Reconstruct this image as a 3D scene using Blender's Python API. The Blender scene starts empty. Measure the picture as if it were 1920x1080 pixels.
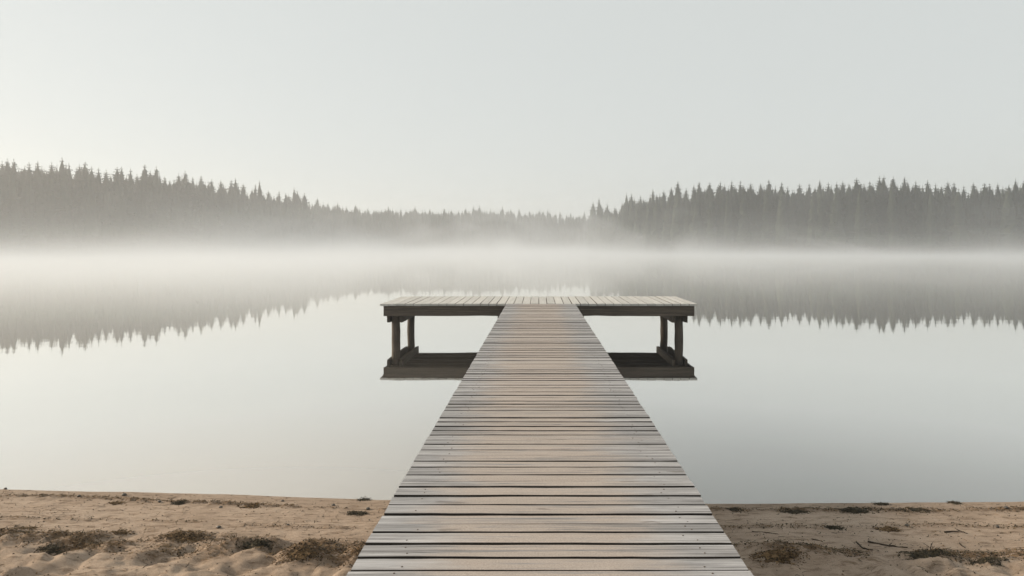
import bpy, math, random
import numpy as np
from mathutils import Vector

random.seed(7)
RNG = np.random.default_rng(11)
C = bpy.context.scene.collection
sc = bpy.context.scene

# ------------------------------------------------------------------ camera, sky, sun, exposure
F = 1300.0            # focal length in pixels of a 1920 px wide frame
CAM_Z = 2.02          # metres above the water
VPX, HZ = 1010.5, 466.0
cam = bpy.data.cameras.new('camera')
cam.sensor_width = 36.0
cam.lens = 36.0 * F / 1920.0
cam.shift_x = -(VPX - 960.0) / 1920.0
cam.shift_y = -(540.0 - HZ) / 1920.0
cam.clip_start = 0.05
cam.clip_end = 3000.0
camo = bpy.data.objects.new('camera', cam)
camo.location = (0, 0, CAM_Z)
camo.rotation_euler = (math.radians(90), 0, 0)
C.objects.link(camo)
sc.camera = camo

SUN_AZ = -76.0        # degrees, left of the view direction (+Y)
SUN_EL = 20.0
world = bpy.data.worlds.new('World')
sc.world = world
world.use_nodes = True
wn = world.node_tree.nodes
wl = world.node_tree.links
bg = wn['Background']
sky = wn.new('ShaderNodeTexSky')
sky.sky_type = 'NISHITA'
sky.sun_disc = False
sky.sun_elevation = math.radians(SUN_EL)
sky.sun_rotation = math.radians(SUN_AZ)
sky.altitude = 50
sky.air_density = 1.0
sky.dust_density = 0.8
sky.ozone_density = 1.0
hs = wn.new('ShaderNodeHueSaturation')          # thin high overcast takes most of the colour out of the sky
hs.inputs['Saturation'].default_value = 0.55
wl.new(sky.outputs['Color'], hs.inputs['Color'])
veil = wn.new('ShaderNodeMix')                  # the even white of high cloud mixed into the clear sky
veil.data_type = 'RGBA'
veil.inputs[0].default_value = 0.91
veil.inputs[7].default_value = (3.10, 3.23, 3.14, 1)
wl.new(hs.outputs['Color'], veil.inputs[6])
wl.new(veil.outputs[2], bg.inputs['Color'])
bg.inputs['Strength'].default_value = 0.10

sun = bpy.data.lights.new('sun', 'SUN')
sun.energy = 3.0
sun.angle = math.radians(12)
sun.color = (1.0, 0.83, 0.63)
suno = bpy.data.objects.new('sun', sun)
a, e = math.radians(SUN_AZ), math.radians(SUN_EL)
to_sun = Vector((math.sin(a) * math.cos(e), math.cos(a) * math.cos(e), math.sin(e)))
suno.rotation_euler = to_sun.to_track_quat('Z', 'Y').to_euler()
suno.location = (-20, 20, 12)
C.objects.link(suno)

sc.view_settings.view_transform = 'Standard'
sc.view_settings.look = 'None'
sc.view_settings.exposure = 1.1
sc.view_settings.gamma = 1.0
sc.view_settings.use_curve_mapping = False
sc.render.engine = 'CYCLES'
cy = sc.cycles
cy.use_denoising = True
cy.volume_bounces = 2
cy.max_bounces = 6
cy.transparent_max_bounces = 8
cy.volume_max_steps = 128
cy.use_adaptive_sampling = True
cy.adaptive_threshold = 0.02

# ------------------------------------------------------------------ helpers
def tag(o, label=None, cat=None, group=None, kind=None):
    if label: o['label'] = label
    if cat: o['category'] = cat
    if group: o['group'] = group
    if kind: o['kind'] = kind
    return o

def empty(name, loc, label, cat, group=None):
    o = bpy.data.objects.new(name, None)
    o.location = loc
    o.empty_display_size = 0.3
    C.objects.link(o)
    return tag(o, label, cat, group)

class MB:
    """collects faces and builds ONE mesh"""
    def __init__(s):
        s.v, s.f, s.m, s.r = [], [], [], []      # vertices, faces, material index, per-face random value
        s.rv = 0.5
        s.mi = 0
    def add(s, vs, fs):
        b = len(s.v)
        s.v.extend(tuple(p) for p in vs)
        for f in fs:
            s.f.append(tuple(b + i for i in f))
            s.m.append(s.mi)
            s.r.append(s.rv)
    def box(s, x0, x1, y0, y1, z0, z1):
        vs = [(x, y, z) for z in (z0, z1) for y in (y0, y1) for x in (x0, x1)]
        s.add(vs, [(0, 2, 3, 1), (4, 5, 7, 6), (0, 1, 5, 4), (2, 6, 7, 3), (0, 4, 6, 2), (1, 3, 7, 5)])
    def tube(s, pts, radii, n=8, wob=0.0, rnd=random):
        rings = []
        k = len(pts)
        vs = []
        for i, (p, r) in enumerate(zip(pts, radii)):
            p = Vector(p)
            d = Vector(pts[min(i + 1, k - 1)]) - Vector(pts[max(i - 1, 0)])
            d.normalize()
            t = d.cross(Vector((0.123, 1, 0.31)))
            t.normalize()
            b = d.cross(t)
            for j in range(n):
                an = 2 * math.pi * j / n
                rr = r * (1 + wob * (rnd.random() - 0.5))
                vs.append(p + t * (rr * math.cos(an)) + b * (rr * math.sin(an)))
        fs = []
        for i in range(k - 1):
            for j in range(n):
                fs.append((i * n + j, i * n + (j + 1) % n, (i + 1) * n + (j + 1) % n, (i + 1) * n + j))
        fs.append(tuple(range(n - 1, -1, -1)))
        fs.append(tuple((k - 1) * n + j for j in range(n)))
        s.add(vs, fs)
    def mesh(s, name, mats, smooth=False):
        me = bpy.data.meshes.new(name)
        me.from_pydata(s.v, [], s.f)
        for m in mats if isinstance(mats, (list, tuple)) else [mats]:
            me.materials.append(m)
        me.polygons.foreach_set('material_index', s.m)
        at = me.attributes.new('piece', 'FLOAT', 'FACE')
        at.data.foreach_set('value', s.r)
        if smooth:
            me.polygons.foreach_set('use_smooth', [True] * len(s.f))
        me.update()
        return me
    def build(s, name, mats, parent=None, smooth=False):
        o = bpy.data.objects.new(name, s.mesh(name, mats, smooth))
        C.objects.link(o)
        if parent is not None:
            o.parent = parent
            o.matrix_parent_inverse = parent.matrix_basis.inverted()
        return o

def hash2(ix, iy, seed):
    n = (ix.astype(np.int64) * 374761393 + iy.astype(np.int64) * 668265263 + seed * 1442695041) & 0xFFFFFFFF
    n = ((n ^ (n >> 13)) * 1274126177) & 0xFFFFFFFF
    return ((n ^ (n >> 16)) & 0xFFFF) / 65535.0

def vnoise(x, y, seed=0):
    ix, iy = np.floor(x), np.floor(y)
    fx, fy = x - ix, y - iy
    fx, fy = fx * fx * (3 - 2 * fx), fy * fy * (3 - 2 * fy)
    a = hash2(ix, iy, seed); b = hash2(ix + 1, iy, seed)
    c = hash2(ix, iy + 1, seed); d = hash2(ix + 1, iy + 1, seed)
    return (a * (1 - fx) + b * fx) * (1 - fy) + (c * (1 - fx) + d * fx) * fy

def fbm(x, y, seed=0, octv=4):
    t, amp, tot = 0, 1.0, 0
    for i in range(octv):
        t = t + amp * vnoise(x * 2 ** i + 17.3 * i, y * 2 ** i - 9.1 * i, seed + i)
        tot += amp
        amp *= 0.5
    return t / tot

def sstep(a, b, x):
    t = np.clip((x - a) / (b - a), 0, 1)
    return t * t * (3 - 2 * t)

# ------------------------------------------------------------------ materials
def new_mat(name):
    m = bpy.data.materials.new(name)
    m.use_nodes = True
    nt = m.node_tree
    p = nt.nodes['Principled BSDF']
    return m, nt, p

def N(nt, t, **kw):
    n = nt.nodes.new(t)
    for k, v in kw.items():
        if k in n.inputs: n.inputs[k].default_value = v
        else: setattr(n, k, v)
    return n

def L(nt, a, b): nt.links.new(a, b)

def noise(nt, scale, vec, detail=4, rough=0.55, dist=0.0):
    n = N(nt, 'ShaderNodeTexNoise')
    n.inputs['Scale'].default_value = scale
    n.inputs['Detail'].default_value = detail
    n.inputs['Roughness'].default_value = rough
    n.inputs['Distortion'].default_value = dist
    L(nt, vec, n.inputs['Vector'])
    return n.outputs['Fac']

def ramp(nt, fac, stops):
    r = N(nt, 'ShaderNodeValToRGB')
    el = r.color_ramp.elements
    while len(el) < len(stops): el.new(0.5)
    for e_, (p, c) in zip(el, stops):
        e_.position = p
        e_.color = (*c, 1) if isinstance(c, tuple) else (c, c, c, 1)
    L(nt, fac, r.inputs['Fac'])
    return r.outputs['Color']

def mixc(nt, fac, a, b, mode='MIX'):
    m = N(nt, 'ShaderNodeMix', data_type='RGBA', blend_type=mode)
    for sock, v in ((0, fac), (6, a), (7, b)):
        if hasattr(v, 'is_linked'): L(nt, v, m.inputs[sock])
        elif isinstance(v, tuple): m.inputs[sock].default_value = (*v, 1)
        else: m.inputs[sock].default_value = v
    return m.outputs[2]

def math_n(nt, op, a, b=None, c=None, clamp=False):
    m = N(nt, 'ShaderNodeMath', operation=op, use_clamp=clamp)
    for i, v in enumerate((a, b, c)):
        if v is None: continue
        if hasattr(v, 'is_linked'): L(nt, v, m.inputs[i])
        else: m.inputs[i].default_value = v
    return m.outputs[0]

def vmul(nt, vec, s):
    m = N(nt, 'ShaderNodeVectorMath', operation='MULTIPLY')
    L(nt, vec, m.inputs[0])
    m.inputs[1].default_value = s
    return m.outputs[0]

def maprange(nt, v, a, b, c=0.0, d=1.0, smooth=True):
    m = N(nt, 'ShaderNodeMapRange', interpolation_type='SMOOTHSTEP' if smooth else 'LINEAR')
    L(nt, v, m.inputs['Value'])
    m.inputs['From Min'].default_value = a
    m.inputs['From Max'].default_value = b
    m.inputs['To Min'].default_value = c
    m.inputs['To Max'].default_value = d
    return m.outputs['Result']

def bump(nt, h, strength, dist, p):
    b = N(nt, 'ShaderNodeBump')
    b.inputs['Strength'].default_value = strength
    b.inputs['Distance'].default_value = dist
    L(nt, h, b.inputs['Height'])
    L(nt, b.outputs['Normal'], p.inputs['Normal'])

def wood_mat(name, pale, dark, axis, sand=False, even=False):
    """weathered boards: grain along the axis, every piece with its own shade and grain offset"""
    m, nt, p = new_mat(name)
    g = N(nt, 'ShaderNodeNewGeometry')
    at = N(nt, 'ShaderNodeAttribute', attribute_name='piece')
    off = N(nt, 'ShaderNodeCombineXYZ')
    pv = math_n(nt, 'MULTIPLY', at.outputs['Fac'], 57.0)
    for i in range(3): L(nt, pv, off.inputs[i])
    ad = N(nt, 'ShaderNodeVectorMath', operation='ADD')
    L(nt, g.outputs['Position'], ad.inputs[0]); L(nt, off.outputs[0], ad.inputs[1])
    st = {'X': (1.3, 55.0, 55.0), 'Y': (55.0, 1.3, 55.0), 'Z': (45.0, 45.0, 1.6)}[axis]
    st2 = tuple(1.0 if s < 2 else 9.0 for s in st)
    fine = noise(nt, 1.0, vmul(nt, ad.outputs[0], st), 6, 0.7, 0.6)
    fine2 = noise(nt, 3.1, vmul(nt, ad.outputs[0], st), 5, 0.7)
    broad = noise(nt, 1.6, vmul(nt, ad.outputs[0], st2), 4, 0.6)
    col = ramp(nt, fine, [(0.30, dark), (0.52, tuple(0.45 * a_ + 0.55 * b_ for a_, b_ in zip(dark, pale))), (0.68, pale)])
    col = mixc(nt, math_n(nt, 'MULTIPLY', maprange(nt, fine2, 0.54, 0.70), 0.3 if even else 0.75), col, tuple(0.55 * c for c in dark))
    pc = ramp(nt, at.outputs['Fac'], [(0.0, 0.88 if even else 0.70), (0.5, 0.98 if even else 0.94), (1.0, 1.08 if even else 1.12)])
    col = mixc(nt, 1.0, col, pc, 'MULTIPLY')
    blot = maprange(nt, broad, 0.40, 0.66)
    col = mixc(nt, math_n(nt, 'MULTIPLY', blot, 0.12 if even else 0.34), col, tuple(0.62 * a_ + 0.1 * b_ for a_, b_ in zip(dark, pale)))
    if sand:                                    # trodden-in sand down the middle of the walkway
        sx = N(nt, 'ShaderNodeSeparateXYZ'); L(nt, g.outputs['Position'], sx.inputs[0])
        cx = math_n(nt, 'ABSOLUTE', math_n(nt, 'SUBTRACT', sx.outputs['X'], 0.0))
        nn = noise(nt, 2.2, vmul(nt, ad.outputs[0], (1.0, 2.5, 1.0)), 6, 0.65)
        edge = math_n(nt, 'ADD', cx, math_n(nt, 'MULTIPLY', math_n(nt, 'SUBTRACT', nn, 0.5), 0.75))
        msk = maprange(nt, edge, 0.62, 0.26)
        grit = noise(nt, 160.0, g.outputs['Position'], 3, 0.7)
        sandc = ramp(nt, grit, [(0.3, (0.27, 0.22, 0.185)), (0.7, (0.46, 0.385, 0.325))])
        holes = maprange(nt, fine, 0.36, 0.5)
        col = mixc(nt, math_n(nt, 'MULTIPLY', math_n(nt, 'MULTIPLY', msk, holes), 0.86), col, sandc)
        knot = maprange(nt, noise(nt, 3.4, vmul(nt, ad.outputs[0], (1.1, 4.5, 1.0)), 3, 0.5), 0.66, 0.73)
        col = mixc(nt, math_n(nt, 'MULTIPLY', knot, 0.5), col, (0.10, 0.078, 0.06))
        spk = maprange(nt, noise(nt, 34.0, vmul(nt, ad.outputs[0], (0.6, 1.3, 1.0)), 4, 0.7), 0.69, 0.76)
        col = mixc(nt, math_n(nt, 'MULTIPLY', spk, 0.6), col, (0.05, 0.035, 0.025))
    L(nt, col, p.inputs['Base Color'])
    p.inputs['Roughness'].default_value = 0.5 if even else (0.58 if sand else 0.78)
    p.inputs['Specular IOR Level'].default_value = 0.5 if (even or sand) else 0.25
    bump(nt, math_n(nt, 'ADD', fine, math_n(nt, 'MULTIPLY', fine2, 0.6)), 0.55, 0.006, p)
    return m

M = {}
M['deck'] = wood_mat('weathered_deck_boards', (0.56, 0.555, 0.565), (0.125, 0.117, 0.113), 'X', sand=True)
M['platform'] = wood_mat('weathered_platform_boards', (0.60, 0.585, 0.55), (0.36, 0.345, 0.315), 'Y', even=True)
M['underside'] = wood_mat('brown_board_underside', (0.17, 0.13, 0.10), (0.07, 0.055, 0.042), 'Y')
M['flank'] = wood_mat('gap_shade_board_flank', (0.045, 0.037, 0.030), (0.014, 0.012, 0.010), 'X')  # near-black board sides: shade of the gaps painted into the colour
M['beam'] = wood_mat('dark_timber_beam', (0.16, 0.128, 0.10), (0.045, 0.036, 0.028), 'X')
M['beam_y'] = wood_mat('dark_timber_cross_beam', (0.105, 0.085, 0.066), (0.028, 0.022, 0.018), 'Y')
M['pile'] = wood_mat('wet_timber_pile', (0.115, 0.09, 0.068), (0.022, 0.018, 0.015), 'Z')

m, nt, p = new_mat('rusty_iron')
p.inputs['Base Color'].default_value = (0.05, 0.032, 0.022, 1)
p.inputs['Roughness'].default_value = 0.7
L(nt, ramp(nt, noise(nt, 300, N(nt, 'ShaderNodeNewGeometry').outputs['Position']), [(0.3, (0.025, 0.018, 0.014)), (0.7, (0.10, 0.055, 0.03))]), p.inputs['Base Color'])
M['iron'] = m

# sand close by, forest floor on the far shores
m, nt, p = new_mat('beach_sand')
g = N(nt, 'ShaderNodeNewGeometry')
pos = g.outputs['Position']
sx = N(nt, 'ShaderNodeSeparateXYZ'); L(nt, pos, sx.inputs[0])
gr = noise(nt, 420.0, pos, 2, 0.6)
col = ramp(nt, gr, [(0.28, (0.25, 0.185, 0.135)), (0.72, (0.52, 0.415, 0.325))])
br = noise(nt, 1.7, pos, 5, 0.6)
col = mixc(nt, math_n(nt, 'MULTIPLY', maprange(nt, br, 0.42, 0.62), 0.40), col, (0.24, 0.175, 0.125))
mid = noise(nt, 16.0, vmul(nt, pos, (0.45, 1.6, 1.0)), 6, 0.68)
col = mixc(nt, math_n(nt, 'MULTIPLY', maprange(nt, mid, 0.47, 0.68), 0.68), col, (0.12, 0.075, 0.042))
gs = noise(nt, 90.0, vmul(nt, pos, (0.7, 1.4, 1.0)), 4, 0.7)
col = mixc(nt, math_n(nt, 'MULTIPLY', maprange(nt, gs, 0.60, 0.72), 0.7), col, (0.07, 0.048, 0.03))
att = N(nt, 'ShaderNodeAttribute', attribute_name='litter')
lit = math_n(nt, 'MULTIPLY', att.outputs['Fac'], maprange(nt, noise(nt, 38.0, vmul(nt, pos, (0.6, 1.3, 1.0)), 5, 0.7), 0.34, 0.52))
col = mixc(nt, lit, col, mixc(nt, noise(nt, 70, pos), (0.035, 0.027, 0.018), (0.19, 0.105, 0.045)))
wet = maprange(nt, sx.outputs['Z'], 0.012, 0.045, 1.0, 0.0)
col = mixc(nt, math_n(nt, 'MULTIPLY', wet, 0.35), col, mixc(nt, 1.0, col, (0.6, 0.58, 0.56), 'MULTIPLY'))
far = maprange(nt, sx.outputs['Y'], 40.0, 60.0)
fl = mixc(nt, noise(nt, 0.6, pos), (0.035, 0.045, 0.022), (0.075, 0.065, 0.04))
col = mixc(nt, far, col, fl)
L(nt, col, p.inputs['Base Color'])
p.inputs['Roughness'].default_value = 0.92
p.inputs['Specular IOR Level'].default_value = 0.2
bump(nt, math_n(nt, 'ADD', math_n(nt, 'MULTIPLY', gr, 0.25), math_n(nt, 'ADD', math_n(nt, 'MULTIPLY', gs, 0.7), mid)), 0.9, 0.012, p)
M['sand'] = m

# still lake water
m, nt, p = new_mat('still_water')
nt.nodes.remove(p)
out = nt.nodes['Material Output']
g = N(nt, 'ShaderNodeNewGeometry')
gl = N(nt, 'ShaderNodeBsdfGlossy')
gl.inputs['Roughness'].default_value = 0.02
gl.inputs['Color'].default_value = (0.975, 0.965, 0.94, 1)
df = N(nt, 'ShaderNodeBsdfDiffuse')
sx = N(nt, 'ShaderNodeSeparateXYZ'); L(nt, g.outputs['Position'], sx.inputs[0])
left_glow = math_n(nt, 'MULTIPLY', maprange(nt, sx.outputs['X'], 3.5, -4.0), maprange(nt, sx.outputs['Y'], 16.0, 5.0))   # brighter light on the left near water, painted into its colour
L(nt, mixc(nt, left_glow, (0.06, 0.065, 0.066), (0.48, 0.44, 0.385)), df.inputs['Color'])
dt = N(nt, 'ShaderNodeVectorMath', operation='DOT_PRODUCT')
L(nt, g.outputs['Normal'], dt.inputs[0]); L(nt, g.outputs['Incoming'], dt.inputs[1])
fr = ramp(nt, dt.outputs['Value'], [(0.0, 1.0), (0.15, 0.94), (0.21, 0.82), (0.27, 0.58), (0.33, 0.41), (0.6, 0.15), (1.0, 0.08)])
mx = N(nt, 'ShaderNodeMixShader')
L(nt, fr, mx.inputs[0]); L(nt, df.outputs[0], mx.inputs[1]); L(nt, gl.outputs[0], mx.inputs[2])
L(nt, mx.outputs[0], out.inputs['Surface'])
rp = noise(nt, 1.0, vmul(nt, g.outputs['Position'], (0.5, 1.6, 1.0)), 3, 0.5)
b = N(nt, 'ShaderNodeBump'); b.inputs['Strength'].default_value = 0.05; b.inputs['Distance'].default_value = 0.02
L(nt, rp, b.inputs['Height']); L(nt, b.outputs['Normal'], gl.inputs['Normal'])
M['water'] = m

m, nt, p = new_mat('spruce_needles')
g = N(nt, 'ShaderNodeNewGeometry')
oi = N(nt, 'ShaderNodeObjectInfo')
col = mixc(nt, noise(nt, 0.9, g.outputs['Position'], 4), (0.010, 0.018, 0.012), (0.030, 0.040, 0.026))
col = mixc(nt, math_n(nt, 'MULTIPLY', oi.outputs['Random'], 0.15), col, (0.028, 0.027, 0.020))
L(nt, col, p.inputs['Base Color'])
p.inputs['Roughness'].default_value = 0.85
p.inputs['Specular IOR Level'].default_value = 0.15
M['needles'] = m
m, nt, p = new_mat('spruce_bark')
L(nt, mixc(nt, noise(nt, 4.0, N(nt, 'ShaderNodeNewGeometry').outputs['Position']), (0.05, 0.038, 0.03), (0.13, 0.10, 0.08)), p.inputs['Base Color'])
p.inputs['Roughness'].default_value = 0.9
M['bark'] = m

def litter_mat(name, c0, c1):
    m, nt, p = new_mat(name)
    at = N(nt, 'ShaderNodeAttribute', attribute_name='piece')
    L(nt, mixc(nt, at.outputs['Fac'], c0, c1), p.inputs['Base Color'])
    p.inputs['Roughness'].default_value = 0.85
    p.inputs['Specular IOR Level'].default_value = 0.2
    return m
M['brown_weed'] = litter_mat('dry_brown_weed', (0.022, 0.016, 0.010), (0.24, 0.155, 0.08))
M['dark_weed'] = litter_mat('damp_dark_weed', (0.012, 0.012, 0.009), (0.085, 0.068, 0.042))
m, nt, p = new_mat('dark_pebble')
L(nt, mixc(nt, noise(nt, 60, N(nt, 'ShaderNodeNewGeometry').outputs['Position']), (0.035, 0.03, 0.026), (0.11, 0.095, 0.08)), p.inputs['Base Color'])
p.inputs['Roughness'].default_value = 0.6
M['pebble'] = m
M['twig'] = litter_mat('weathered_twig', (0.03, 0.022, 0.016), (0.06, 0.045, 0.032))

# ------------------------------------------------------------------ shores of the lake
LEFT_U = [-700, -350, 0, 200, 400, 560, 600]
LEFT_D = [80, 118, 155, 172, 205, 265, 285]
RIGHT_U = [1095, 1120, 1180, 1300, 1600, 1920, 2300, 2700]
RIGHT_D = [325, 305, 262, 232, 208, 195, 182, 165]
def left_d(u): return np.interp(u, LEFT_U, LEFT_D)
def right_d(u): return np.interp(u, RIGHT_U, RIGHT_D)
def far_d(u): return np.interp(u, [300, 560, 660, 1000, 1250], [290, 296, 335, 362, 372])

def near_shore(x):          # distance of the water's edge on the near beach
    return 0.035 * (fbm(x * 2.1, x * 0 + 5.0, 91, 4) - 0.5) + np.interp(x, [-9, -4.4, -2.6, -1.3, 1.4, 3.3, 4.1, 9], [6.1, 5.81, 5.70, 5.575, 5.48, 5.52, 5.55, 5.7])

def litter_field(x, y):
    """strand lines of washed-up weed: 0..1"""
    w = np.zeros_like(x)
    def line(pts, wid, amt, seed):
        nonlocal w
        px = [q[0] for q in pts]; py = [q[1] for q in pts]
        c = np.interp(x, px, py) + 0.10 * (fbm(x * 1.7, y * 0 + 3, seed, 3) - 0.5)
        inside = sstep(px[0] - 0.2, px[0] + 0.1, x) * (1 - sstep(px[-1] - 0.1, px[-1] + 0.2, x))
        br = sstep(0.25, 0.5, fbm(x * 2.3, y * 3.0, seed + 50, 4))
        w = np.maximum(w, amt * inside * br * np.exp(-((y - c) / wid) ** 2))
    line([(-6, 4.62), (-3.4, 4.55), (-2.4, 4.48), (-1.6, 4.36), (-0.9, 4.30)], 0.15, 1.0, 1)
    line([(-3.0, 4.34), (-2.2, 4.36), (-1.3, 4.22), (-0.85, 4.2)], 0.15, 1.0, 5)
    line([(-7, 5.62), (-4.2, 5.60), (-2.5, 5.42), (-1.0, 5.22)], 0.035, 0.75, 9)
    line([(-5.5, 4.95), (-3.0, 4.97), (-1.3, 4.8)], 0.04, 0.35, 12)
    line([(0.9, 4.42), (1.6, 4.30), (2.6, 4.28), (6, 4.2)], 0.10, 0.9, 15)
    line([(1.0, 5.27), (2.4, 5.30), (6, 5.32)], 0.05, 0.85, 19)
    line([(1.0, 4.85), (3.0, 4.88), (6, 4.9)], 0.07, 0.35, 23)
    return w

def ground_z(x, y):
    ds = near_shore(x)
    t = ds - y                                     # metres inland from the near water's edge
    z = np.where(t > 0, 0.105 * np.minimum(t, 5.5) + 0.012 * np.clip(t - 5.5, 0, 60), 0.16 * np.maximum(t, -9))
    z = np.where(t > 0, z, np.maximum(z, -1.4))
    dry = sstep(0.0, 0.5, t)
    z = z + dry * 0.022 * (fbm(x * 1.3, y * 1.3, 31, 3) - 0.5)
    rough = sstep(0.9, 1.4, t + 0.35 * (fbm(x * 0.9, y * 0.9, 77, 3) - 0.5))
    foot = np.abs(vnoise(x * 5.2 + 1.4 * fbm(x * 3, y * 3, 3, 2), y * 6.5, 41) - 0.5) * 2
    z = z + rough * (0.10 * (fbm(x * 6.5, y * 7.5, 43, 4) - 0.45) + 0.055 * (foot - 0.5))
    z = z + dry * 0.014 * (fbm(x * 16, y * 22, 57, 3) - 0.5)
    # heaps of sand and weed
    for cx, cy, w, h in ((-1.42, 4.20, 0.20, 0.05), (-1.78, 4.42, 0.16, 0.04), (-2.32, 4.47, 0.24, 0.035), (-3.1, 4.38, 0.2, 0.03),
                         (1.47, 4.25, 0.28, 0.06), (1.72, 4.17, 0.16, 0.05)):
        r2 = ((x - cx) / w) ** 2 + ((y - cy) / (w * 0.7)) ** 2
        z = z + h * np.exp(-r2) * (0.7 + 0.6 * fbm(x * 14, y * 14, 61, 3))
    lf = litter_field(x, y)
    z = z + lf * 0.05 * (fbm(x * 22, y * 26, 71, 3) - 0.15)
    # far shores
    yy = np.maximum(y, 1.0)
    u = VPX + F * x / yy
    xl = (590 - VPX) / F * y
    xr = (1100 - VPX) / F * y
    dl = np.minimum(y - left_d(u), (xl - x) * 1.5)
    dr = np.minimum(y - right_d(u), (x - xr) * 1.5)
    df_ = y - far_d(np.clip(u, 560, 1250))
    d = np.maximum(np.maximum(dl, dr), df_)
    zf = np.clip(d * 0.09, -1.4, 1.2) + np.clip(d - 12, 0, 120) * 0.01
    return np.where(y > 45, zf, z), np.where(y < 30, lf, 0)

xs = np.unique(np.concatenate([-np.geomspace(5.4, 470, 60), np.linspace(-5.4, 5.4, 541), np.geomspace(5.4, 470, 60)]))
ys = np.unique(np.concatenate([np.linspace(-35, 3.0, 30), np.linspace(3.0, 6.4, 205), np.geomspace(6.4, 500, 110)]))
X, Y = np.meshgrid(xs, ys)
Z, LF = ground_z(X, Y)
nx, ny = len(xs), len(ys)
co = np.stack([X, Y, Z], -1).reshape(-1, 3)
idx = np.arange(nx * ny).reshape(ny, nx)
quads = np.stack([idx[:-1, :-1], idx[:-1, 1:], idx[1:, 1:], idx[1:, :-1]], -1).reshape(-1, 4)
def np_mesh(name, co, faces, k):
    me = bpy.data.meshes.new(name)
    me.vertices.add(len(co)); me.vertices.foreach_set('co', co.astype(np.float32).ravel())
    nf = len(faces)
    me.loops.add(nf * k); me.loops.foreach_set('vertex_index', faces.astype(np.int32).ravel())
    me.polygons.add(nf)
    me.polygons.foreach_set('loop_start', (np.arange(nf) * k).astype(np.int32))
    me.polygons.foreach_set('loop_total', np.full(nf, k, np.int32))
    me.update(calc_edges=True)
    return me
me = np_mesh('beach', co, quads, 4)
me.attributes.new('litter', 'FLOAT', 'POINT').data.foreach_set('value', LF.ravel().astype(np.float32))
me.materials.append(M['sand'])
me.polygons.foreach_set('use_smooth', [True] * len(quads))
o = bpy.data.objects.new('beach', me); C.objects.link(o)
tag(o, kind='structure')

w = MB()
w.add([(-465, 5.0, 0), (465, 5.0, 0), (465, 495, 0), (-465, 495, 0)], [(0, 1, 2, 3)])
o = w.build('lake_water', M['water'])
tag(o, kind='structure')

from bisect import bisect_right
XL, YL = xs.tolist(), ys.tolist()
ZL = Z.tolist()
def gz_at(x, y):
    i = min(max(bisect_right(XL, x) - 1, 0), nx - 2); j = min(max(bisect_right(YL, y) - 1, 0), ny - 2)
    fx = (x - XL[i]) / (XL[i + 1] - XL[i]); fy = (y - YL[j]) / (YL[j + 1] - YL[j])
    return (ZL[j][i] * (1 - fx) + ZL[j][i + 1] * fx) * (1 - fy) + (ZL[j + 1][i] * (1 - fx) + ZL[j + 1][i + 1] * fx) * fy

def sand_at(u, v):
    """point of the beach seen at a pixel of the 1920 x 1080 photograph"""
    lo, hi = 2.0, 7.0
    for _ in range(40):
        y = 0.5 * (lo + hi)
        x = (u - VPX) / F * y
        z = gz_at(x, y)
        z = max(z, 0.0)
        vv = HZ + F * (CAM_Z - z) / y
        if vv > v: lo = y
        else: hi = y
    return x, y, z

# ------------------------------------------------------------------ the dock
DZ = 0.82                      # top of the deck above the water
HW0, HW1 = -0.705, 0.785       # walkway edges
dock = empty('wooden_dock', (0, 0, 0), 'long weathered grey boardwalk dock ending in a wide T-shaped platform on piles over the lake', 'dock')

def board(mb, x0, x1, y0, y1, z, th, along='x', seg=14, jit=0.004):
    """a sawn board with a slightly uneven outline and a faintly cupped top"""
    n = seg
    a0, a1 = (x0, x1) if along == 'x' else (y0, y1)
    b0, b1 = (y0, y1) if along == 'x' else (x0, x1)
    e0 = a0 + random.uniform(-1, 1) * jit * 0.6
    e1 = a1 + random.uniform(-1, 1) * jit * 0.6
    s0, s1 = random.uniform(-1, 1) * jit, random.uniform(-1, 1) * jit
    tilt = random.uniform(-1, 1) * 0.0018
    vs = []
    w0 = w1 = 0
    for i in range(n + 1):
        t = i / n
        w0 = 0.7 * w0 + random.uniform(-1, 1) * jit * 0.35
        w1 = 0.7 * w1 + random.uniform(-1, 1) * jit * 0.35
        a_ = e0 + (e1 - e0) * t
        lo = b0 + s0 * (t - 0.5) + w0
        hi = b1 + s1 * (t - 0.5) + w1
        c = 0.0025
        zz = z + random.uniform(-1, 1) * 0.0006
        prof = [(lo, zz - th), (lo, zz - c + tilt), (lo + c, zz + tilt), (0.5 * (lo + hi), zz + 0.0008), (hi - c, zz - tilt), (hi, zz - c - tilt), (hi, zz - th)]
        for b_, z_ in prof:
            vs.append((a_, b_, z_) if along == 'x' else (b_, a_, z_))
    k = 7
    fs = []
    for i in range(n):
        for j in range(k):
            q = (i * k + j, (i + 1) * k + j, (i + 1) * k + (j + 1) % k, i * k + (j + 1) % k)
            fs.append(q if along == 'y' else q[::-1])
    f0, f1 = tuple(range(k)), tuple(n * k + j for j in range(k - 1, -1, -1))
    fs += [f0, f1] if along == 'x' else [f0[::-1], f1[::-1]]
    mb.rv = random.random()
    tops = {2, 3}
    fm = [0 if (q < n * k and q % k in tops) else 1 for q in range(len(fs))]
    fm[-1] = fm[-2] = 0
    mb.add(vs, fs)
    mb.m[-len(fs):] = fm

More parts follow.
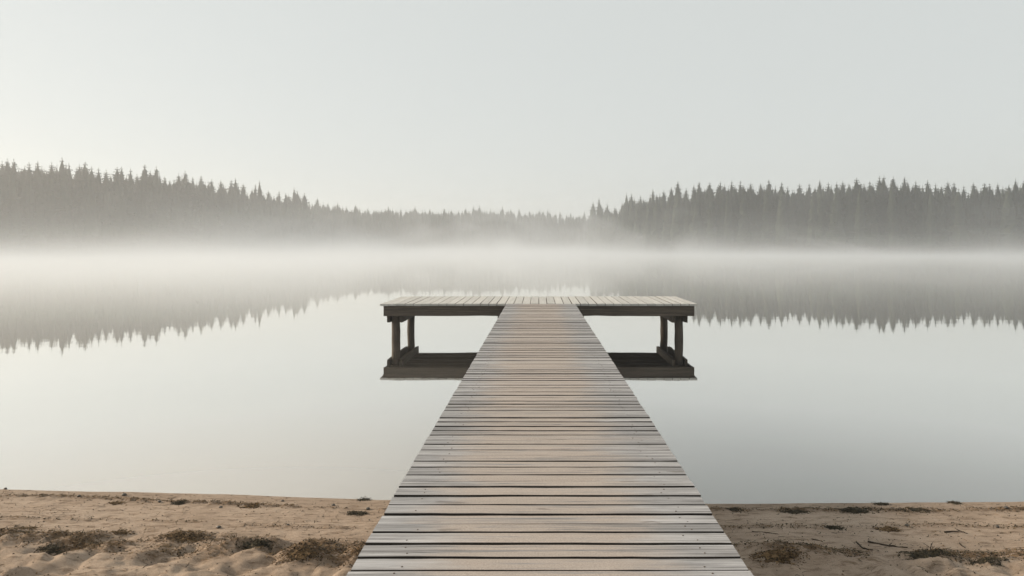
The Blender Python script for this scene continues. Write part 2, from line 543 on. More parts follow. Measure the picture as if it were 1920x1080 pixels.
gaps = [2.587, 2.694, 2.817, 2.93, 3.023, 3.139, 3.253, 3.359, 3.484, 3.581, 3.681, 3.805, 3.918, 4.028, 4.138, 4.25, 4.357, 4.464,
        4.575, 4.687, 4.80, 4.91, 5.018, 5.14, 5.258, 5.36, 5.46, 5.57, 5.67, 5.80, 5.89, 5.98]
g0 = gaps[0]
while g0 > -1.6:
    g0 -= random.uniform(0.104, 0.12)
    gaps.insert(0, g0)
g1 = gaps[-1]
while g1 < 14.98 - 0.13:
    g1 += random.uniform(0.100, 0.121)
    gaps.append(g1)
gaps.append(14.985)
gw = [random.choice((0.007, 0.010, 0.012, 0.014, 0.016, 0.019, 0.022)) for _ in gaps]
mb = MB()
nl = MB()
for i in range(len(gaps) - 1):
    y0 = gaps[i] + gw[i] / 2
    y1 = gaps[i + 1] - gw[i + 1] / 2
    zt = DZ + random.uniform(-0.003, 0.003)
    board(mb, HW0, HW1, y0, y1, zt, 0.038)
    if -0.5 < y0 < 9:
        for xx in (HW0 + 0.16, HW1 - 0.16):
            for q in (0.27, 0.73):
                if random.random() < 0.35: continue
                xn = xx + random.uniform(-0.03, 0.03); yn = y0 + (y1 - y0) * q + random.uniform(-0.004, 0.004)
                nl.tube([(xn, yn, zt - 0.01), (xn, yn, zt + 0.0016)], [0.004, 0.0038], 7)
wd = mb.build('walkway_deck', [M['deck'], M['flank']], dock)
nl.build('nail_head', M['iron'], wd)['kind'] = 'stuff'

PX0, PX1, PY0, PY1 = -3.44, 3.43, 15.0, 17.35
mb = MB()
nb = 38
pitch = (PX1 - PX0) / nb
for i in range(nb):
    x0 = PX0 + i * pitch
    gg = random.choice((0.006, 0.008, 0.010, 0.013)) / 2
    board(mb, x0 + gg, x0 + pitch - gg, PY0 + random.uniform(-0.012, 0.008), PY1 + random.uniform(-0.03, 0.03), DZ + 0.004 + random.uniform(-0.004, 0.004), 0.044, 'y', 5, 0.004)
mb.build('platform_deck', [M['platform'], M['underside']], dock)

ZB = DZ - 0.046
def beam(name, x0, x1, y0, y1, z0, z1, mat):
    b_ = MB()
    along = 'x' if (x1 - x0) > (y1 - y0) else 'y'
    n = max(4, int(max(x1 - x0, y1 - y0) / 0.35))
    vs = []
    for i in range(n + 1):
        t = i / n
        jy = [random.uniform(-0.004, 0.004) for _ in range(4)]
        ring = [(0, z0), (0, z1), (1, z1), (1, z0)]
        for (q, z_), jj in zip(ring, jy):
            zz = z_ + jj * (1.6 if z_ == z0 else 0.0)
            if along == 'x': vs.append((x0 + (x1 - x0) * t, (y0, y1)[q] + jj, zz))
            else: vs.append(((x0, x1)[q] + jj, y0 + (y1 - y0) * t, zz))
    fs = []
    for i in range(n):
        for j in range(4):
            q = (i * 4 + j, (i + 1) * 4 + j, (i + 1) * 4 + (j + 1) % 4, i * 4 + (j + 1) % 4)
            fs.append(q if along == 'y' else q[::-1])
    f0, f1 = (0, 1, 2, 3), tuple(n * 4 + j for j in (3, 2, 1, 0))
    fs += [f0, f1] if along == 'x' else [f0[::-1], f1[::-1]]
    b_.rv = random.random()
    b_.add(vs, fs)
    return b_.build(name, mat, dock)

beam('fascia_board', PX0 + 0.07, PX1 - 0.06, PY0 + 0.035, PY0 + 0.085, ZB - 0.215, ZB, M['beam'])
beam('fascia_board', PX0 + 0.07, PX1 - 0.06, PY1 - 0.10, PY1 - 0.05, ZB - 0.20, ZB, M['beam'])
beam('fascia_board', PX0 + 0.072, PX0 + 0.12, PY0 + 0.092, PY1 - 0.105, ZB - 0.21, ZB, M['beam_y'])
beam('fascia_board', PX1 - 0.112, PX1 - 0.064, PY0 + 0.092, PY1 - 0.105, ZB - 0.21, ZB, M['beam_y'])
for i in range(3):
    yj = PY0 + 0.62 + i * 0.56
    beam('joist', PX0 + 0.125, PX1 - 0.118, yj, yj + 0.06, ZB - 0.19, ZB - 0.002, M['beam'])

def pile(x, y, top, r, lean=0.0):
    b_ = MB()
    n = 10
    pts, rad = [], []
    for i in range(n + 1):
        t = i / n
        z = -1.3 + (top + 1.3) * t
        pts.append((x + lean * (t - 0.5) + random.uniform(-1, 1) * 0.006, y + random.uniform(-1, 1) * 0.006, z))
        rad.append(r * (1.06 - 0.10 * t) * random.uniform(0.97, 1.03))
    b_.rv = random.random()
    b_.tube(pts, rad, 12, 0.05)
    b_.build('pile', M['pile'], dock, smooth=True)
ZP = ZB - 0.002
yf, yk = PY0 + 0.30, PY1 - 0.28
for sx_, xp in ((-1, -3.15), (1, 3.08)):
    pile(xp, yf, ZP - 0.215, 0.095, 0.012 * sx_)
    pile(xp - sx_ * 0.0, yk, ZP - 0.205, 0.092, -0.01 * sx_)
    # pair of cross beams clamped either side of the piles
    for s2 in (-1, 1):
        xb = xp + s2 * 0.135
        w_ = 0.03
        beam('cross_beam', xb - w_, xb + w_, PY0 + 0.12, PY1 - 0.12, ZB - 0.37, ZB - 0.216, M['beam_y'])
    beam('pile_cap', xp - 0.10, xp + 0.10, PY0 + 0.14, PY1 - 0.14, ZB - 0.235, ZB - 0.213, M['beam_y'])
# walkway carcass
for xs_ in (-0.60, 0.04, 0.68):
    beam('stringer', xs_ - 0.03, xs_ + 0.03, -1.5, 14.9, DZ - 0.039 - 0.19, DZ - 0.0405, M['beam_y'])
for yy in (3.2, 6.3, 9.4, 12.4, 14.6):
    for xp in (-0.56, 0.64):
        pile(xp, yy, DZ - 0.39, 0.08)
    beam('cross_beam', -0.69, 0.77, yy - 0.09, yy + 0.09, DZ - 0.38, DZ - 0.232, M['beam'])
beam('cross_beam', -0.9, 0.98, PY0 + 0.10, PY0 + 0.2, ZB - 0.34, ZB - 0.218, M['beam'])

# ------------------------------------------------------------------ spruces
def spruce(seed, H, R, whorls, per, sub=2, gaps_=0.12, lean=0.02):
    """crown of a spruce: tiers of drooping boughs, each a fan of needle sprays"""
    r = random.Random(seed)
    vs, fs = [], []
    def tri(a_, b_, c_):
        k = len(vs); vs.extend((a_, b_, c_)); fs.append((k, k + 1, k + 2))
    base = 0.06 * H
    for i in range(whorls):
        t = (i + r.uniform(-0.3, 0.3)) / (whorls - 1)
        t = min(max(t, 0), 1)
        z = base + (H * 0.985 - base) * t
        rad = R * ((1 - t) ** 0.64) * (0.55 + 0.45 * min(1, (t + 0.10) / 0.25)) * r.uniform(0.74, 1.18) + 0.12
        n = max(4, int(per * (0.55 + 0.6 * (1 - t))))
        ph = r.random() * 6.28
        for j in range(n):
            if r.random() < gaps_: continue
            an = ph + 6.283 * j / n + r.uniform(-0.3, 0.3)
            ln = rad * r.uniform(0.65, 1.2)
            up = 0.25 * ln * (t - 0.25) * 1.3
            droop = -0.30 * ln * (1 - t) + up
            dx, dy = math.cos(an), math.sin(an)
            px, py = -dy, dx
            th = 0.40 * ln ** 0.7 * r.uniform(0.7, 1.25)
            tip = (dx * ln, dy * ln, z + droop + 0.05 * ln)
            root = (0, 0, z + 0.22 * th)
            mid = (dx * ln * 0.55, dy * ln * 0.55, z + droop * 0.35)
            wd_ = 0.24 * ln + 0.10
            a1 = (mid[0] + px * wd_, mid[1] + py * wd_, mid[2] - 0.16 * th)
            a2 = (mid[0] - px * wd_, mid[1] - py * wd_, mid[2] - 0.16 * th)
            tri(root, a1, tip); tri(root, tip, a2)
            for s in range(sub):                       # hanging sprays
                q = r.uniform(0.35, 0.95)
                bx, by, bz = dx * ln * q, dy * ln * q, z + droop * q
                l2 = th * r.uniform(0.8, 1.5)
                sw = r.uniform(0.10, 0.22) * ln + 0.05
                ox, oy = px * sw * r.choice((-1, 1)), py * sw * r.choice((-1, 1))
                tri((bx + ox, by + oy, bz + 0.03), (bx - ox * 0.4, by - oy * 0.4, bz + 0.05), (bx + ox * 0.6 + dx * 0.1, by + oy * 0.6, bz - l2))
    # dense dark heart of the crown
    ns, nl_ = 9, 12
    rings = []
    for i in range(nl_ + 1):
        t = i / nl_
        rr = 0.66 * (R * ((1 - t) ** 0.68) * (0.55 + 0.45 * min(1, (t + 0.10) / 0.25)) + 0.03)
        rings.append([(rr * r.uniform(0.8, 1.2) * math.cos(6.283 * j / ns), rr * r.uniform(0.8, 1.2) * math.sin(6.283 * j / ns), base + (H * 0.96 - base) * t + r.uniform(-0.25, 0.25)) for j in range(ns)])
    for i in range(nl_):
        for j in range(ns):
            a_, b_, c_, d_ = rings[i][j], rings[i][(j + 1) % ns], rings[i + 1][(j + 1) % ns], rings[i + 1][j]
            tri(a_, b_, c_); tri(a_, c_, d_)
    # leader
    for j in range(3):
        an = j * 2.09
        tri((0.10 * math.cos(an), 0.10 * math.sin(an), H * 0.93), (0.10 * math.cos(an + 2.09), 0.10 * math.sin(an + 2.09), H * 0.93), (0, 0, H * 1.01))
    v = np.array(vs)
    v[:, 0] += lean * v[:, 2] * math.cos(seed)
    v[:, 1] += lean * v[:, 2] * math.sin(seed)
    return v, np.array(fs)

UNIT = 20.0
crowns = []
for k in range(10):
    v, f = spruce(100 + k, UNIT, (3.2, 3.6, 2.8, 3.9, 3.4, 2.6, 3.7, 3.0, 3.5, 2.9)[k], 32 + k % 3 * 3, 11, 2, 0.10 + 0.02 * (k % 4), 0.004 * (k % 4))
    me = np_mesh('crown', v, f, 3)
    me.materials.append(M['needles'])
    crowns.append(me)
# old broad and gappy ones
for k in range(3):
    v, f = spruce(300 + k, UNIT, (3.7, 3.3, 2.9)[k], 22, 9, 2, 0.18, 0.008)
    me = np_mesh('crown', v, f, 3)
    me.materials.append(M['needles'])
    crowns.append(me)
tb = MB()
tb.tube([(0, 0, -0.6), (0, 0, 3), (0.02, 0, 10), (0, 0.02, 16), (0, 0, 19.5)], [0.26, 0.20, 0.14, 0.07, 0.02], 7)
trunk_me = tb.mesh('trunk', M['bark'], smooth=True)

def place_tree(x, y, H, wide, ci, label, group):
    z = gz_at(x, y)
    z = max(z, 0.05) - 0.1
    s = (H - z) / UNIT
    t = empty('spruce_tree', (x, y, z), label, 'tree', group)
    t.rotation_euler = (0, 0, random.uniform(0, 6.28))
    t.scale = (s * wide, s * wide, s)
    for nm, me_ in (('trunk', trunk_me), ('crown', crowns[ci])):
        c = bpy.data.objects.new(nm, me_)
        C.objects.link(c)
        c.parent = t
    return t

def top_h(v, y): return CAM_Z + (HZ - v) * y / F

# skyline peaks of the photograph: column, height of tip
LEFT_P = [(4, 301), (16, 296), (26, 297), (55, 303), (70, 301), (97, 303), (118, 294), (130, 305), (149, 307), (159, 302), (172, 311), (185, 313),
          (199, 317), (220, 312), (228, 311), (244, 315), (257, 325), (271, 307), (282, 319), (293, 311), (310, 330), (335, 324), (347, 319), (362, 331), (377, 328),
          (397, 335), (414, 336), (432, 337), (442, 333), (456, 343), (478, 345), (487, 337), (503, 356), (523, 357), (535, 361), (551, 350)]
FAR_P = [(580, 377), (595, 370), (614, 379), (633, 379), (650, 386), (667, 383), (690, 389), (728, 386), (752, 390), (778, 385), (805, 391), (833, 389), (873, 389), (888, 386),
         (899, 384), (920, 391), (942, 386), (958, 391), (974, 391), (993, 394), (1012, 391), (1027, 391), (1050, 396), (1070, 398), (1095, 396)]
RIGHT_P = [(1124, 370), (1138, 381), (1153, 387), (1175, 361), (1184, 362), (1201, 366), (1225, 354), (1246, 356), (1259, 350), (1272, 339), (1287, 352),
           (1300, 345), (1312, 340), (1332, 341), (1351, 339), (1372, 338), (1388, 338), (1407, 342), (1425, 343), (1442, 336), (1465, 341),
           (1477, 348), (1499, 344), (1517, 343), (1538, 337), (1553, 341), (1568, 340), (1580, 339), (1606, 333), (1631, 339), (1649, 329),
           (1657, 328), (1675, 330), (1697, 331), (1717, 338), (1739, 337), (1754, 343), (1778, 340), (1789, 341), (1807, 347), (1825, 341),
           (1846, 342), (1857, 343), (1871, 343), (1904, 334), (1919, 338)]
LBL = {'l': ('hazy grey-green spruce among the forest rising along the left shore', 'spruces along the left shore'),
       'f': ('faint pale spruce in the low distant tree line across the middle of the lake', 'spruces on the distant far shore'),
       'r': ('dark blue-grey spruce in the dense forest along the right shore', 'spruces along the right shore')}
SPECIAL = {('l', 118): 'tallest spruce spire near the left edge of the left-shore forest',
           ('l', 487): 'ragged tall spruce standing clear near the low end of the left-shore forest',
           ('l', 551): 'last thin-topped spruce where the left-shore forest drops to the far tree line',
           ('r', 1124): 'open-branched spruce at the tip of the right shore, first beyond the far tree line',
           ('r', 1175): 'taller of the broad spruces just right of the open-branched spruce at the right shore tip',
           ('r', 1657): 'tallest spruce of the right-shore forest, its tip above all its neighbours',
           ('r', 1904): 'tall dark spruce at the right end of the right-shore forest'}
SKY = {'l': ([q[0] for q in LEFT_P], [q[1] for q in LEFT_P]), 'f': ([q[0] for q in FAR_P], [q[1] for q in FAR_P]),
       'r': ([q[0] for q in RIGHT_P], [q[1] for q in RIGHT_P])}
DF = {'l': left_d, 'f': far_d, 'r': right_d}
def skyline(side, u):
    xs_, ys_ = SKY[side]
    if side == 'l' and u < 0: return 299 + u * 0.06
    if side == 'r' and u > 1919: return 338 - (u - 1919) * 0.03
    return float(np.interp(u, xs_, ys_))

cnt = {'l': 0, 'f': 0, 'r': 0}
for side, lst in (('l', LEFT_P), ('f', FAR_P), ('r', RIGHT_P)):
    for (u, v) in lst:
        y = float(DF[side](u)) + random.uniform(5, 14)
        x = (u - VPX) / F * y
        lab = SPECIAL.get((side, u), LBL[side][0])
        ci = random.randrange(10)
        wide = random.uniform(0.85, 1.15)
        if (side, u) in SPECIAL: ci = 10 + u % 3
        place_tree(x, y, top_h(v, y), wide, ci, lab, LBL[side][1])
        cnt[side] += 1
# front row: the individual trees that show largest below the skyline
for side, u0, u1, n in (('l', -60, 566, 62), ('f', 575, 1110, 40), ('r', 1118, 1985, 78)):
    for i in range(n):
        u = u0 + (u1 - u0) * (i + random.uniform(0.1, 0.9)) / n
        y = float(DF[side](u)) + random.uniform(1.5, 5)
        v = skyline(side, u) + random.choice((10, 14, 18, 24, 34)) * {'l': 1.0, 'f': 0.55, 'r': 0.9}[side]
        place_tree((u - VPX) / F * y, y, top_h(v, y), random.uniform(0.85, 1.2), random.randrange(10), LBL[side][0], LBL[side][1])

# the wood behind and beyond, one mass
low = [spruce(500 + k, UNIT, 3.3 + 0.25 * k, 18, 8, 1, 0.06, 0.0) for k in range(5)]
VV, FF, nbase = [], [], 0
for side, u0, u1 in (('l', -420, 572), ('f', 420, 1250), ('r', 1112, 2420)):
    for row, dep in enumerate((3, 7, 11, 16, 22, 30)):
        u = u0
        while u < u1:
            y = float(DF[side](u)) + dep + random.uniform(-2, 2)
            if row >= 4: v = skyline(side, u) + random.uniform(6, 17) * {'l': 1, 'f': 0.5, 'r': 0.85}[side]
            else: v = skyline(side, u) + random.uniform(9, 24) * {'l': 1, 'f': 0.5, 'r': 0.85}[side]
            x = (u - VPX) / F * y
            H = top_h(v, y)
            vv, ff = low[random.randrange(5)]
            an = random.uniform(0, 6.28)
            s = H / UNIT
            wv = s * random.uniform(0.85, 1.2)
            q = np.stack([(vv[:, 0] * math.cos(an) - vv[:, 1] * math.sin(an)) * wv + x, (vv[:, 0] * math.sin(an) + vv[:, 1] * math.cos(an)) * wv + y, vv[:, 2] * s], -1)
            VV.append(q); FF.append(ff + nbase); nbase += len(q)
            u += random.uniform(2.4, 4.2) / y * F
me = np_mesh('forest', np.concatenate(VV), np.concatenate(FF), 3)
me.materials.append(M['needles'])
o = bpy.data.objects.new('forest', me); C.objects.link(o)
tag(o, 'dense misty spruce forest massed behind the trees of the shore', 'forest', None, 'stuff')

# ------------------------------------------------------------------ things washed up on the beach
def strand(mb, x, y, z, ln, wd_, r, curl=0.6):
    """one curled scrap of weed"""
    an = r.uniform(0, 6.283)
    n = 3
    px, py, pz = x, y, z
    el = r.uniform(-0.1, 0.5)
    pts = [(px, py, pz)]
    for i in range(n):
        an += r.uniform(-curl, curl)
        el += r.uniform(-0.6, 0.4)
        px += math.cos(an) * ln / n; py += math.sin(an) * ln / n; pz += math.sin(el) * ln / n * 0.6
        pts.append((px, py, max(pz, z - 0.004)))
    vs = []
    for i, p_ in enumerate(pts):
        w_ = wd_ * (1.0 - 0.7 * abs(i / n - 0.4))
        ox, oy = -math.sin(an) * w_, math.cos(an) * w_
        vs += [(p_[0] + ox, p_[1] + oy, p_[2] + w_ * 0.5), (p_[0] - ox, p_[1] - oy, p_[2] - w_ * 0.3)]
    mb.rv = r.random()
    mb.add(vs, [(2 * i, 2 * i + 1, 2 * i + 3, 2 * i + 2) for i in range(n)])

def chip(mb, x, y, z, s_, r):
    """a crumb of weed or bark: a squashed irregular tetrahedron"""
    a_ = r.uniform(0, 6.283)
    q = [(x + s_ * r.uniform(0.6, 1.3) * math.cos(a_ + k * 2.09 + r.uniform(-0.4, 0.4)), y + s_ * r.uniform(0.6, 1.3) * math.sin(a_ + k * 2.09), z - s_ * 0.25) for k in range(3)]
    q.append((x + r.uniform(-0.4, 0.4) * s_, y + r.uniform(-0.4, 0.4) * s_, z + s_ * r.uniform(0.3, 0.8)))
    mb.rv = r.random() ** 1.4
    mb.add(q, [(0, 1, 3), (1, 2, 3), (2, 0, 3)])

def weed_clump(u, v, wpx, hpx, mat, label, seed, dens=1.0):
    r = random.Random(seed)
    x, y, z = sand_at(u, v)
    sc_ = y / F
    rx, rz = wpx * 0.5 * sc_, hpx * sc_
    mb = MB()
    so = seed * 3.7
    ry = max(0.50 * rx, 0.05)
    nu, nv = 26, 5
    vs, fs = [], []
    for jj in range(nv + 1):
        q = jj / nv
        for i in range(nu):
            an = 6.283 * i / nu
            k = 0.62 * q * (1 + 1.1 * (float(fbm(np.float64(3 * math.cos(an) + so), np.float64(3 * math.sin(an)), seed, 3)) - 0.5)) * r.uniform(0.85, 1.15)
            xx, yy = x + rx * k * math.cos(an), y + ry * k * math.sin(an)
            vs.append((xx, yy, max(gz_at(xx, yy), 0.0) + (0.25 * rz * (1 - q) * r.uniform(0.5, 1.0) if q < 1 else -0.003) + 0.001))
    for jj in range(nv):
        for i in range(nu):
            fs.append((jj * nu + i, jj * nu + (i + 1) % nu, (jj + 1) * nu + (i + 1) % nu, (jj + 1) * nu + i))
    mb.add(vs, fs)
    mb.r[:] = [r.random() for _ in fs]
    n = int(260 + 3200 * rx + 42000 * rx * ry)
    AX = np.random.default_rng(seed).normal(0, 0.55, (n, 2))
    QX, QY = x + rx * AX[:, 0], y + ry * AX[:, 1]
    E = 1.0 - (AX ** 2).sum(1) + 2.2 * (fbm(QX * 9 + so, QY * 13 - so, seed, 3) - 0.5)
    G = fbm(QX * 38 + so, QY * 46, seed + 5, 3)
    H_ = fbm(QX * 16, QY * 18 + so, seed + 9, 3)
    for xx, yy, e, g_, h_ in zip(QX, QY, E, G, H_):
        if e <= 0 and r.random() < 0.93: continue
        if r.random() > min(1.0, max(0.05, (g_ - 0.36) * 5)): continue
        e = min(max(e, 0.0), 1.0)
        zz = max(gz_at(xx, yy), 0.0) + rz * 0.5 * e * h_ * r.uniform(0.3, 1.0) + 0.001
        if r.random() < 0.7: chip(mb, xx, yy, zz, r.uniform(0.0025, 0.008), r)
        else: strand(mb, xx, yy, zz, r.uniform(0.012, 0.04), r.uniform(0.0008, 0.0024), r)
    o = mb.build('weed_clump', M[mat])
    tag(o, label, 'weed clump', 'clumps of washed-up weed on the beach')
    return o

CL = [(669, 963, 56, 14, 'dark_weed', 'dark green-black heap of weed on the sand just left of the dock'),
      (681, 937, 32, 5, 'dark_weed', 'flat dark scrap of weed at the waterline left of the dock, behind the dark heap'),
      (478, 1018, 84, 20, 'dark_weed', 'tall dark brown mound of weed in the middle of the left strand line'),
      (345, 1010, 92, 15, 'brown_weed', 'long brown mound of weed left of the dark mound on the left strand line'),
      (566, 1040, 96, 22, 'brown_weed', 'brown weed heap with a sandy hump, nearest the dock in the left foreground'),
      (230, 998, 42, 9, 'brown_weed', 'small ragged brown weed tuft above the left strand line'),
      (98, 1028, 62, 9, 'dark_weed', 'low dark weed patch beside sand hollows in the left foreground'),
      (44, 990, 50, 5, 'brown_weed', 'thin yellowish-brown weed mat near the left edge of the beach'),
      (218, 944, 30, 3, 'brown_weed', 'thin brown weed streak along the upper left strand line behind the pebbles'),
      (335, 943, 30, 3, 'dark_weed', 'small flat dark weed scrap on the upper left strand line'),
      (470, 949, 56, 3, 'brown_weed', 'long thin brown weed streak on the upper strand line halfway to the dock'),
      (1375, 955, 34, 9, 'dark_weed', 'small dark weed tuft beside the right edge of the dock near the water'),
      (1492, 960, 52, 6, 'dark_weed', 'flat dark weed patch on the right beach, left of the wide weed patch'),
      (1605, 958, 72, 7, 'dark_weed', 'wide dark weed patch in the middle of the right upper strand line'),
      (1652, 945, 30, 5, 'dark_weed', 'dark weed lump right on the right waterline'),
      (1716, 956, 64, 3, 'dark_weed', 'thin dark weed streak right of the wide weed patch'),
      (1565, 990, 40, 6, 'dark_weed', 'small greenish weed tuft alone on the bare right sand'),
      (1663, 992, 56, 5, 'brown_weed', 'thin brownish weed scatter right of the lone greenish tuft'),
      (1460, 1036, 112, 20, 'brown_weed', 'big brown weed mound in the right foreground close to the dock'),
      (1735, 1040, 122, 7, 'dark_weed', 'long dark band of weed in the right foreground below the twigs'),
      (1852, 1048, 70, 5, 'dark_weed', 'thin dark weed tail at the right end of the foreground weed band'),
      (1790, 943, 26, 3, 'dark_weed', 'short dark weed scrap on the waterline near the right edge')]
for i, (u, v, w_, h_, mt, lb) in enumerate(CL):
    weed_clump(u, v, w_, h_, mt, lb, 40 + i, 0.55 if v > 1005 else 1.0)

def pebble(u, v, wpx, label, seed):
    r = random.Random(seed)
    x, y, z = sand_at(u, v)
    s = wpx * 0.5 * y / F
    mb = MB()
    nu, nv = 12, 7
    vs, fs = [], []
    k0 = [r.uniform(0.8, 1.2) for _ in range(nu)]
    for j in range(nv):
        th = math.pi * (j + 0.5) / nv
        for i in range(nu):
            an = 6.283 * i / nu
            q = s * k0[i] * math.sin(th) * r.uniform(0.95, 1.05)
            vs.append((x + q * math.cos(an), y + q * 0.8 * math.sin(an), max(z, 0) + 0.35 * s + 0.62 * s * math.cos(th)))
    for j in range(nv - 1):
        for i in range(nu):
            fs.append((j * nu + i, (j + 1) * nu + i, (j + 1) * nu + (i + 1) % nu, j * nu + (i + 1) % nu))
    fs.append(tuple(range(nu)))
    fs.append(tuple((nv - 1) * nu + i for i in range(nu - 1, -1, -1)))
    mb.add(vs, fs)
    tag(mb.build('pebble', M['pebble'], smooth=True), label, 'pebble', 'dark pebbles on the beach')
for i, (u, v, w_, lb) in enumerate([
        (148, 931, 7, 'small dark pebble left of the largest pebble near the left waterline'),
        (233, 929, 9, 'largest dark round pebble at the left waterline'),
        (10, 917, 6, 'dark pebble on the waterline at the far left edge'),
        (299, 941, 6, 'small dark pebble just right of the largest pebble, behind the strand line'),
        (530, 940, 6, 'small dark pebble at the waterline between the largest pebble and the dock'),
        (625, 948, 7, 'dark pebble close to the dock, left of the dark weed heap'),
        (690, 955, 8, 'dark stone lying directly behind the dark weed heap by the dock'),
        (414, 952, 7, 'dark pebble in the upper left strand line, left of the long thin weed streak'),
        (410, 990, 9, 'dark stone alone on bare sand behind the dark weed mound'),
        (540, 985, 6, 'small dark pebble on bare sand nearest the dock, in front of the waterline pebbles'),
        (1699, 986, 7, 'dark stone on the right sand beside the brownish weed scatter'),
        (1886, 953, 8, 'dark stone near the right edge, close to the waterline'),
        (1870, 989, 8, 'dark stone near the right edge, midway down the beach')]):
    pebble(u, v, w_, lb, 200 + i)

def twig(pts, r0, label, seed, side=()):
    r = random.Random(seed)
    P = []
    for (u, v, lift) in pts:
        x, y, z = sand_at(u, v)
        P.append((x, y, max(z, 0) + r0 * 0.7 + lift))
    mb = MB()
    Q = []
    for a_, b_ in zip(P[:-1], P[1:]):
        for i in range(4):
            t = i / 4
            Q.append(tuple(a_[k] + (b_[k] - a_[k]) * t + r.uniform(-1, 1) * r0 * 0.5 for k in range(3)))
    Q.append(P[-1])
    n = len(Q)
    mb.rv = 0.3
    mb.tube(Q, [r0 * (1.1 - 0.6 * i / n) for i in range(n)], 6, 0.15)
    for (t, dx, dz) in side:
        q = Q[int(t * (n - 1))]
        mb.tube([q, (q[0] + dx * 0.6, q[1] + 0.01, q[2] + dz * 0.6), (q[0] + dx, q[1] + 0.015, q[2] + dz)], [r0 * 0.6, r0 * 0.45, r0 * 0.25], 5)
    tag(mb.build('twig', M['twig']), label, 'twig', 'twigs lying on the right beach')
twig([(1628, 1017, 0), (1665, 1024, 0), (1702, 1028, 0)], 0.006, 'longest dark straight twig lying on the right beach', 1, [(0.55, 0.03, 0.012)])
twig([(1606, 1021, 0.012), (1618, 1029, 0), (1637, 1032, 0)], 0.005, 'short bent dark twig just left of the longest twig', 2)
twig([(1410, 997, 0), (1436, 999, 0), (1460, 1002, 0)], 0.0032, 'thin pale-brown twig on the right sand nearest the dock', 3)
twig([(1522, 1011, 0), (1543, 1016, 0)], 0.0035, 'tiny twig between the dock-side twig and the bent twig', 4)
twig([(1771, 999, 0), (1800, 998, 0.006), (1814, 1001, 0)], 0.005, 'dark knobbly twig towards the right edge of the beach', 5, [(0.5, -0.03, 0.014)])
twig([(1744, 1037, 0), (1746, 1036, 0.055)], 0.0032, 'little forked sprig standing upright in the dark weed band', 6, [(0.4, 0.035, 0.02), (0.6, -0.04, 0.026), (0.9, 0.022, 0.018)])
twig([(1799, 1022, 0.010), (1810, 1028, 0)], 0.004, 'short dark twig right of the upright sprig', 7)

# litter of weed scraps too many to count
r = random.Random(99)
mb = MB(); tries = 0; made = 0
PXs = RNG.uniform(-5.2, 5.2, 260000); PYs = RNG.uniform(3.6, 5.85, 260000)
GZ, LFs = ground_z(PXs, PYs)
T = near_shore(PXs) - PYs
for x, y, z, lf, t in zip(PXs, PYs, GZ, LFs, T):
    if t < 0.03 or (-0.85 < x < 0.95 and y < 5.0): continue
    pr = 0.0
    if lf > 0.2: pr = 0.8 * lf
    else: pr = 0.022
    if r.random() > pr: continue
    mb.mi = 0 if r.random() < (0.75 if x < 0 else 0.4) else 1
    if r.random() < 0.6: chip(mb, x, y, z + 0.002, r.uniform(0.002, 0.008), r)
    else: strand(mb, x, y, z + 0.002, r.uniform(0.012, 0.045), r.uniform(0.001, 0.0028), r, 0.7)
    made += 1
    if made > 30000: break
o = mb.build('weed_litter', [M['brown_weed'], M['dark_weed']])
tag(o, 'fine brown scraps of weed strewn along the strand lines of the beach', 'weed litter', None, 'stuff')

# ------------------------------------------------------------------ air
def vol_box(name, x0, x1, y0, y1, z0, z1, mat):
    b_ = MB()
    b_.box(x0, x1, y0, y1, z0, z1)
    o = b_.build(name, mat)
    return o
m, nt, p = new_mat('haze_air')
nt.nodes.remove(p)
pvn = N(nt, 'ShaderNodeVolumePrincipled')
pvn.inputs['Color'].default_value = (0.83, 0.865, 0.90, 1)
pvn.inputs['Density'].default_value = 0.00135
pvn.inputs['Anisotropy'].default_value = 0.40
L(nt, pvn.outputs[0], nt.nodes['Material Output'].inputs['Volume'])
o = vol_box('haze', -480, 480, -40, 510, -3.0, 34, m)
tag(o, 'thin pale haze filling the air over the lake', 'haze', None, 'stuff')

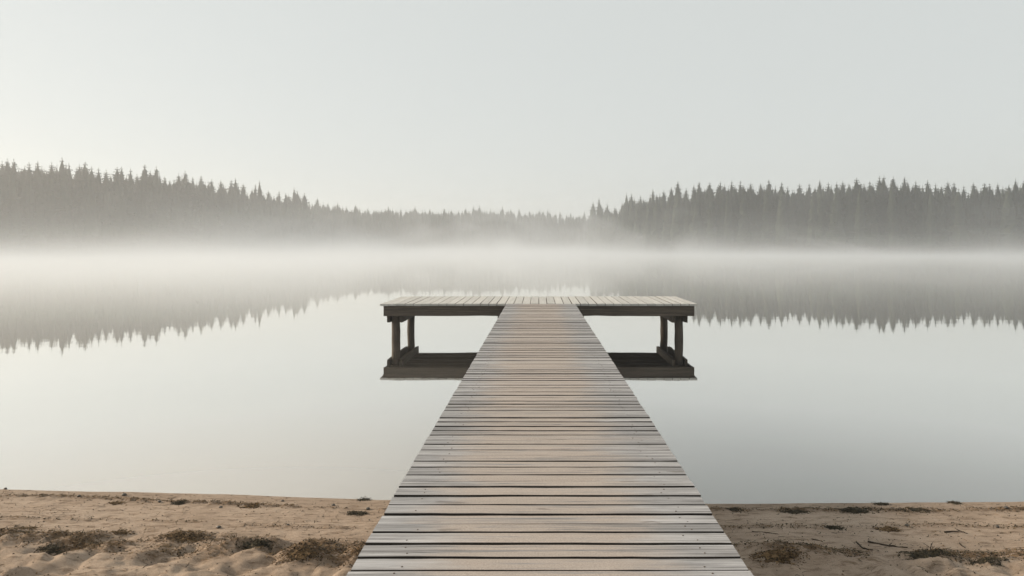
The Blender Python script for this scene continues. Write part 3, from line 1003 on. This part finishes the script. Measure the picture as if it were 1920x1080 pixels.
m, nt, p = new_mat('lake_mist')
nt.nodes.remove(p)
pvn = N(nt, 'ShaderNodeVolumePrincipled')
pvn.inputs['Color'].default_value = (0.735, 0.785, 0.845, 1)
pvn.inputs['Anisotropy'].default_value = 0.2
g = N(nt, 'ShaderNodeNewGeometry')
pos = g.outputs['Position']
s3 = N(nt, 'ShaderNodeSeparateXYZ'); L(nt, pos, s3.inputs[0])
nz = noise(nt, 0.050, vmul(nt, pos, (1.0, 0.20, 1.5)), 4, 0.62, 0.7)
big = noise(nt, 0.011, pos, 2, 0.5)
zz = math_n(nt, 'MAXIMUM', s3.outputs['Z'], 0.0)
low_ = math_n(nt, 'EXPONENT', math_n(nt, 'MULTIPLY', zz, -1.0 / 1.45))                         # thin white sheet lying on the water
low_ = math_n(nt, 'MULTIPLY', math_n(nt, 'MULTIPLY', low_, 0.0155), maprange(nt, s3.outputs['Y'], 11.0, 45.0))
low_ = math_n(nt, 'MULTIPLY', low_, maprange(nt, nz, 0.32, 0.68, 0.35, 1.65))
low_ = math_n(nt, 'MULTIPLY', low_, maprange(nt, s3.outputs['X'], 50.0, -70.0, 0.95, 1.8))   # thicker towards the sunny left bank
deep = maprange(nt, s3.outputs['Y'], 205.0, 320.0)                                           # the bank is deeper at the head of the lake
hgt = math_n(nt, 'ADD', 0.9, math_n(nt, 'MULTIPLY', maprange(nt, nz, 0.42, 0.64), 9.0))       # wisps rising along the shores
hgt = math_n(nt, 'ADD', math_n(nt, 'MULTIPLY', hgt, maprange(nt, big, 0.35, 0.65, 0.7, 1.25)), math_n(nt, 'MULTIPLY', deep, 4.5))
dec = math_n(nt, 'EXPONENT', math_n(nt, 'MULTIPLY', math_n(nt, 'DIVIDE', zz, hgt), -1.0))
fade = maprange(nt, s3.outputs['Y'], 95.0, 185.0)
den = math_n(nt, 'ADD', low_, math_n(nt, 'MULTIPLY', math_n(nt, 'MULTIPLY', dec, fade), maprange(nt, s3.outputs['Y'], 180.0, 300.0, 0.010, 0.0055)))
L(nt, den, pvn.inputs['Density'])
L(nt, pvn.outputs[0], nt.nodes['Material Output'].inputs['Volume'])
o = vol_box('mist', -330, 330, 10, 420, -2.0, 28, m)
tag(o, 'low white mist lying over the lake and rising in wisps along the shores', 'mist', None, 'stuff')
m.cycles.volume_step_rate = 0.3
try: o.cycles.volume_step_rate = 0.3
except Exception: pass
